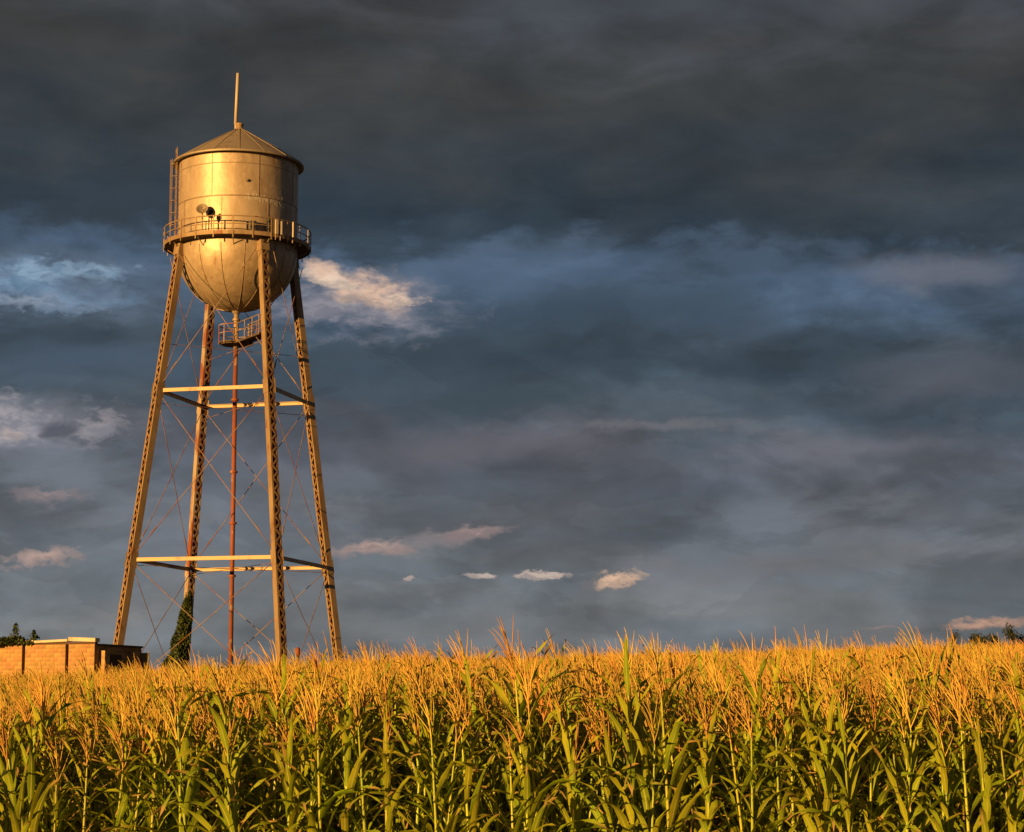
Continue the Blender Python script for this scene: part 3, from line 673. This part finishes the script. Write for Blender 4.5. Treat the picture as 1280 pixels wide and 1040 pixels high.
def tassel_mb(rng, base, lean, n_br, hi=True):
    m = MB(); L0 = rng.uniform(0.30, 0.50); wind = Vector((-1.0, rng.uniform(-0.4, 0.4), 0)).normalized()
    def branch(p, d, ln, r, seg, droop):
        pts, rs = [Vector(p)], [r*0.6]; d = Vector(d).normalized()
        for i in range(seg):
            d = (d+wind*droop*(0.25+0.75*i/seg)/seg+Vector((0, 0, -droop*0.35*(i/seg)**2))+Vector((rng.gauss(0, 0.03), rng.gauss(0, 0.03), 0))).normalized()
            pts.append(pts[-1]+d*(ln/seg)); k = (i+1)/seg
            rs.append(r*(1.0 if i % 2 == 0 else 0.72)*(1-0.75*k**3) if i < seg-1 else r*0.2)
        m.tube(pts, rs, 4 if hi else 3, False)
    ax = Vector((lean[0], lean[1], 1)).normalized()
    seg = 9 if hi else 4
    branch(base, ax, L0*1.05, 0.0074 if hi else 0.0095, seg, rng.uniform(0.15, 0.6))
    for k in range(n_br):
        t = 0.06+0.42*k/n_br; p = Vector(base)+ax*(L0*t); a = k*2.4+rng.uniform(-0.5, 0.5); sp_ = rng.uniform(0.12, 0.6)
        d = ax+Vector((cos(a), sin(a), 0))*sp_; branch(p, d, L0*rng.uniform(0.5, 0.8), 0.0052 if hi else 0.007, 6 if hi else 3, rng.uniform(0.2, 0.9))
    return m
def plant(rng, hi=True):
    """stalk, leaves and tassel meshes of one plant, 2.15 m to the tassel foot"""
    Hs = rng.uniform(2.08, 2.24); bx, by = rng.gauss(-0.02, 0.035), rng.gauss(0, 0.035); zs_ = [0, 0.4, 0.8, 1.2, 1.55, 1.8, 2.0, Hs] if hi else [0, 0.9, 1.6, Hs]
    def cx(z): return (bx*(z/2.1)**2, by*(z/2.1)**2)
    st = MB(); st.tube([(*cx(z), z) for z in zs_], [0.017-0.0105*(z/Hs)**2.0 for z in zs_], 6 if hi else 4, False)
    leaves = []; plane = rng.uniform(0, pi); n = 14 if hi else 8; z_lo = 0.55 if hi else 1.2
    for k in range(n):
        t = k/(n-1); h = z_lo+(Hs-0.09-z_lo)*t**0.85; az = plane+(pi if k % 2 else 0)+rng.gauss(0, 0.35)
        ln = (0.92-0.42*t**2)*rng.uniform(0.85, 1.12); wd = (0.070-0.026*t**2)*rng.uniform(0.85, 1.15)
        th0 = radians(rng.uniform(12, 30)); th1 = radians(rng.uniform(62, 152) if t < 0.75 else rng.uniform(28, 115))
        if rng.random() < 0.12: th1 = radians(rng.uniform(160, 178))
        x0, y0 = cx(h); leaves.append(leaf_mesh(rng, h, az, ln, wd, th0, th1, rng.uniform(-0.9, 0.9), 9 if hi else 5, x0=x0, y0=y0))
    lean = (bx*1.3+rng.gauss(-0.10, 0.10), by+rng.gauss(0, 0.08))
    ta = tassel_mb(rng, (*cx(Hs), Hs-0.01), lean, rng.choice((3, 5, 6, 7, 8, 10)) if hi else rng.randint(3, 5), hi)
    return st, leaves, ta, Hs
rng = random.Random(77)
NV = 26; variants = []
for v in range(NV):
    st, lv, ta, Hs = plant(rng); variants.append((st, lv, ta))
parts = [(st.mesh('stalk', m_stalk, True), [l.mesh('leaf', m_leaf, True) for l in lv], ta.mesh('tassel', m_tassel, True)) for st, lv, ta in variants]
def joined(st, lv, ta, name):
    m = MB(); mi = []; bl = []
    for k, q in [(0, st)]+[(1, l) for l in lv]+[(2, ta)]:
        m.add(q.v, q.f); mi += [k]*len(q.f); bl += q.blade or [(0, 0)]*len(q.v)
    me = bpy.data.meshes.new(name); me.from_pydata(m.v, [], m.f)
    for mm in (m_stalk, m_leaf, m_tassel): me.materials.append(mm)
    me.polygons.foreach_set('material_index', mi); me.polygons.foreach_set('use_smooth', [True]*len(mi)); blade_attr(me, bl); me.update(); return me
src = bpy.data.collections.new('corn_source')
NH, NL = 20, 10
for v in range(NH): src.objects.link(bpy.data.objects.new('corn_a%02d' % v, joined(*variants[v], 'corn_plant_whole')))
for v in range(NL):
    st, lv, ta, _ = plant(rng, False); src.objects.link(bpy.data.objects.new('corn_b%02d' % v, joined(st, lv, ta, 'corn_plant_far')))

spots = []                                       # every plant of the field, row by row
rng = random.Random(5)
def allowed(x, y):
    if y > 96.5 and x < -15.5: return False
    if y > 107 and x < 4: return False
    return True
y = 16.4
while y < 138:
    far = y > 42; rs, ps = (0.95, 0.26) if far else (0.54, 0.135)
    xm = 0.262*y+4.0; x = -xm-(3 if y < 40 else 1)
    while x < xm:
        xx, yy = x+rng.gauss(0, ps*0.22), y+rng.gauss(0, 0.05)
        if allowed(xx, yy) and rng.random() > 0.03:
            k = 1+0.05*mnoise.noise(Vector((xx*0.25, yy*0.25, 1)))-0.05*max(0, min(1, (-xx/yy-0.06)/0.14))
            spots.append((xx, yy, max(0.86, min(1.16, rng.gauss(0.985, 0.062)))*k, rng.uniform(0, 6.283), far))
        x += ps
    y += rs
# the plants that show singly: nearest ones inside the view
def inview(x, y): return abs(x) < 0.246*y+0.25
front = [s for s in spots if inview(s[0], s[1])][:286]
fs = set(front)
heroes = [(656, 781, 16.7, 'corn plant with the tallest tassel, leaning against the sky near the middle'),
          (786, 786, 16.4, 'tall corn plant with a bent tassel right of the middle of the field'),
          (606, 793, 17.3, 'thin tall corn plant just left of the tallest tassel'),
          (722, 796, 17.9, 'tall corn plant with its tassel drooping left, between the two tallest'),
          (938, 800, 17.0, 'lone tall corn tassel leaning left over the right half of the field'),
          (448, 800, 18.3, 'tall corn plant with upright tassel right of the tower right leg'),
          (1150, 795, 18.1, 'tall corn plant with upright tassel near the far trees'),
          (346, 782, 17.5, 'tall corn tassel rising in front of the near tower leg'),
          (262, 796, 17.7, 'tall corn plant with spread tassel between ivy and riser pipe')]
def place(x, y, sc, rot, v, label, group):
    o = empty('corn_plant', (x, y, ground(x, y)-0.02)); o.rotation_euler = (rng.gauss(0, 0.045), rng.gauss(-0.02, 0.05), rot); o.scale = (sc, sc, sc)
    tag(o, label, 'corn plant', group)
    sm, lms, tm = parts[v]
    for nm, me in [('stalk', sm)]+[('leaf', l) for l in lms]+[('tassel', tm)]:
        c = bpy.data.objects.new(nm, me); COL.objects.link(c); c.parent = o
    return o
for (x, y, sc, rot, far) in front:
    place(x, y, sc, rng.uniform(-0.7, 0.7), rng.randrange(NV), 'green corn plant with golden tassel standing in the front rows', 'corn plants in the front rows of the field')
for k, (px, py, Y, lb) in enumerate(heroes):
    zt = zof(py, Y); x = xof(px, Y, zt)+0.08; sc = (zt-ground(x, Y))/2.56
    place(x, Y, sc, rng.uniform(-0.3, 0.3), (k*2) % NV, lb, 'corn plants in the front rows of the field')
rest = [s for s in spots if s not in fs]
me = bpy.data.meshes.new('corn_field'); me.from_pydata([(s[0], s[1], ground(s[0], s[1])-0.02) for s in rest], [], [])
at = me.attributes.new('vid', 'INT', 'POINT'); at.data.foreach_set('value', [(NH+rng.randrange(NL)) if s[4] else rng.randrange(NH) for s in rest])
at = me.attributes.new('scl', 'FLOAT', 'POINT'); at.data.foreach_set('value', [s[2] for s in rest])
rv = []
for s in rest: rv += [rng.gauss(0, 0.045), rng.gauss(-0.02, 0.05), rng.uniform(-0.8, 0.8)]
at = me.attributes.new('rot', 'FLOAT_VECTOR', 'POINT'); at.data.foreach_set('vector', rv)
cf = bpy.data.objects.new('corn_field', me); COL.objects.link(cf)
tag(cf, 'corn field of golden tassels stretching back behind the front rows to the tower', 'corn field', None, 'stuff')
gn = bpy.data.node_groups.new('corn_rows', 'GeometryNodeTree')
gn.interface.new_socket('Geometry', in_out='INPUT', socket_type='NodeSocketGeometry'); gn.interface.new_socket('Geometry', in_out='OUTPUT', socket_type='NodeSocketGeometry')
gi = gn.nodes.new('NodeGroupInput'); go = gn.nodes.new('NodeGroupOutput'); iop = gn.nodes.new('GeometryNodeInstanceOnPoints'); ci = gn.nodes.new('GeometryNodeCollectionInfo')
ci.inputs['Collection'].default_value = src; ci.inputs['Separate Children'].default_value = True; ci.inputs['Reset Children'].default_value = True
def attr(name, typ):
    n = gn.nodes.new('GeometryNodeInputNamedAttribute'); n.data_type = typ; n.inputs[0].default_value = name; return n.outputs[0]
gn.links.new(gi.outputs[0], iop.inputs['Points']); gn.links.new(ci.outputs[0], iop.inputs['Instance']); iop.inputs['Pick Instance'].default_value = True
gn.links.new(attr('vid', 'INT'), iop.inputs['Instance Index']); gn.links.new(attr('rot', 'FLOAT_VECTOR'), iop.inputs['Rotation']); gn.links.new(attr('scl', 'FLOAT'), iop.inputs['Scale'])
gn.links.new(iop.outputs[0], go.inputs[0])
md = cf.modifiers.new('rows', 'NODES'); md.node_group = gn
print('corn plants', len(front), len(rest))
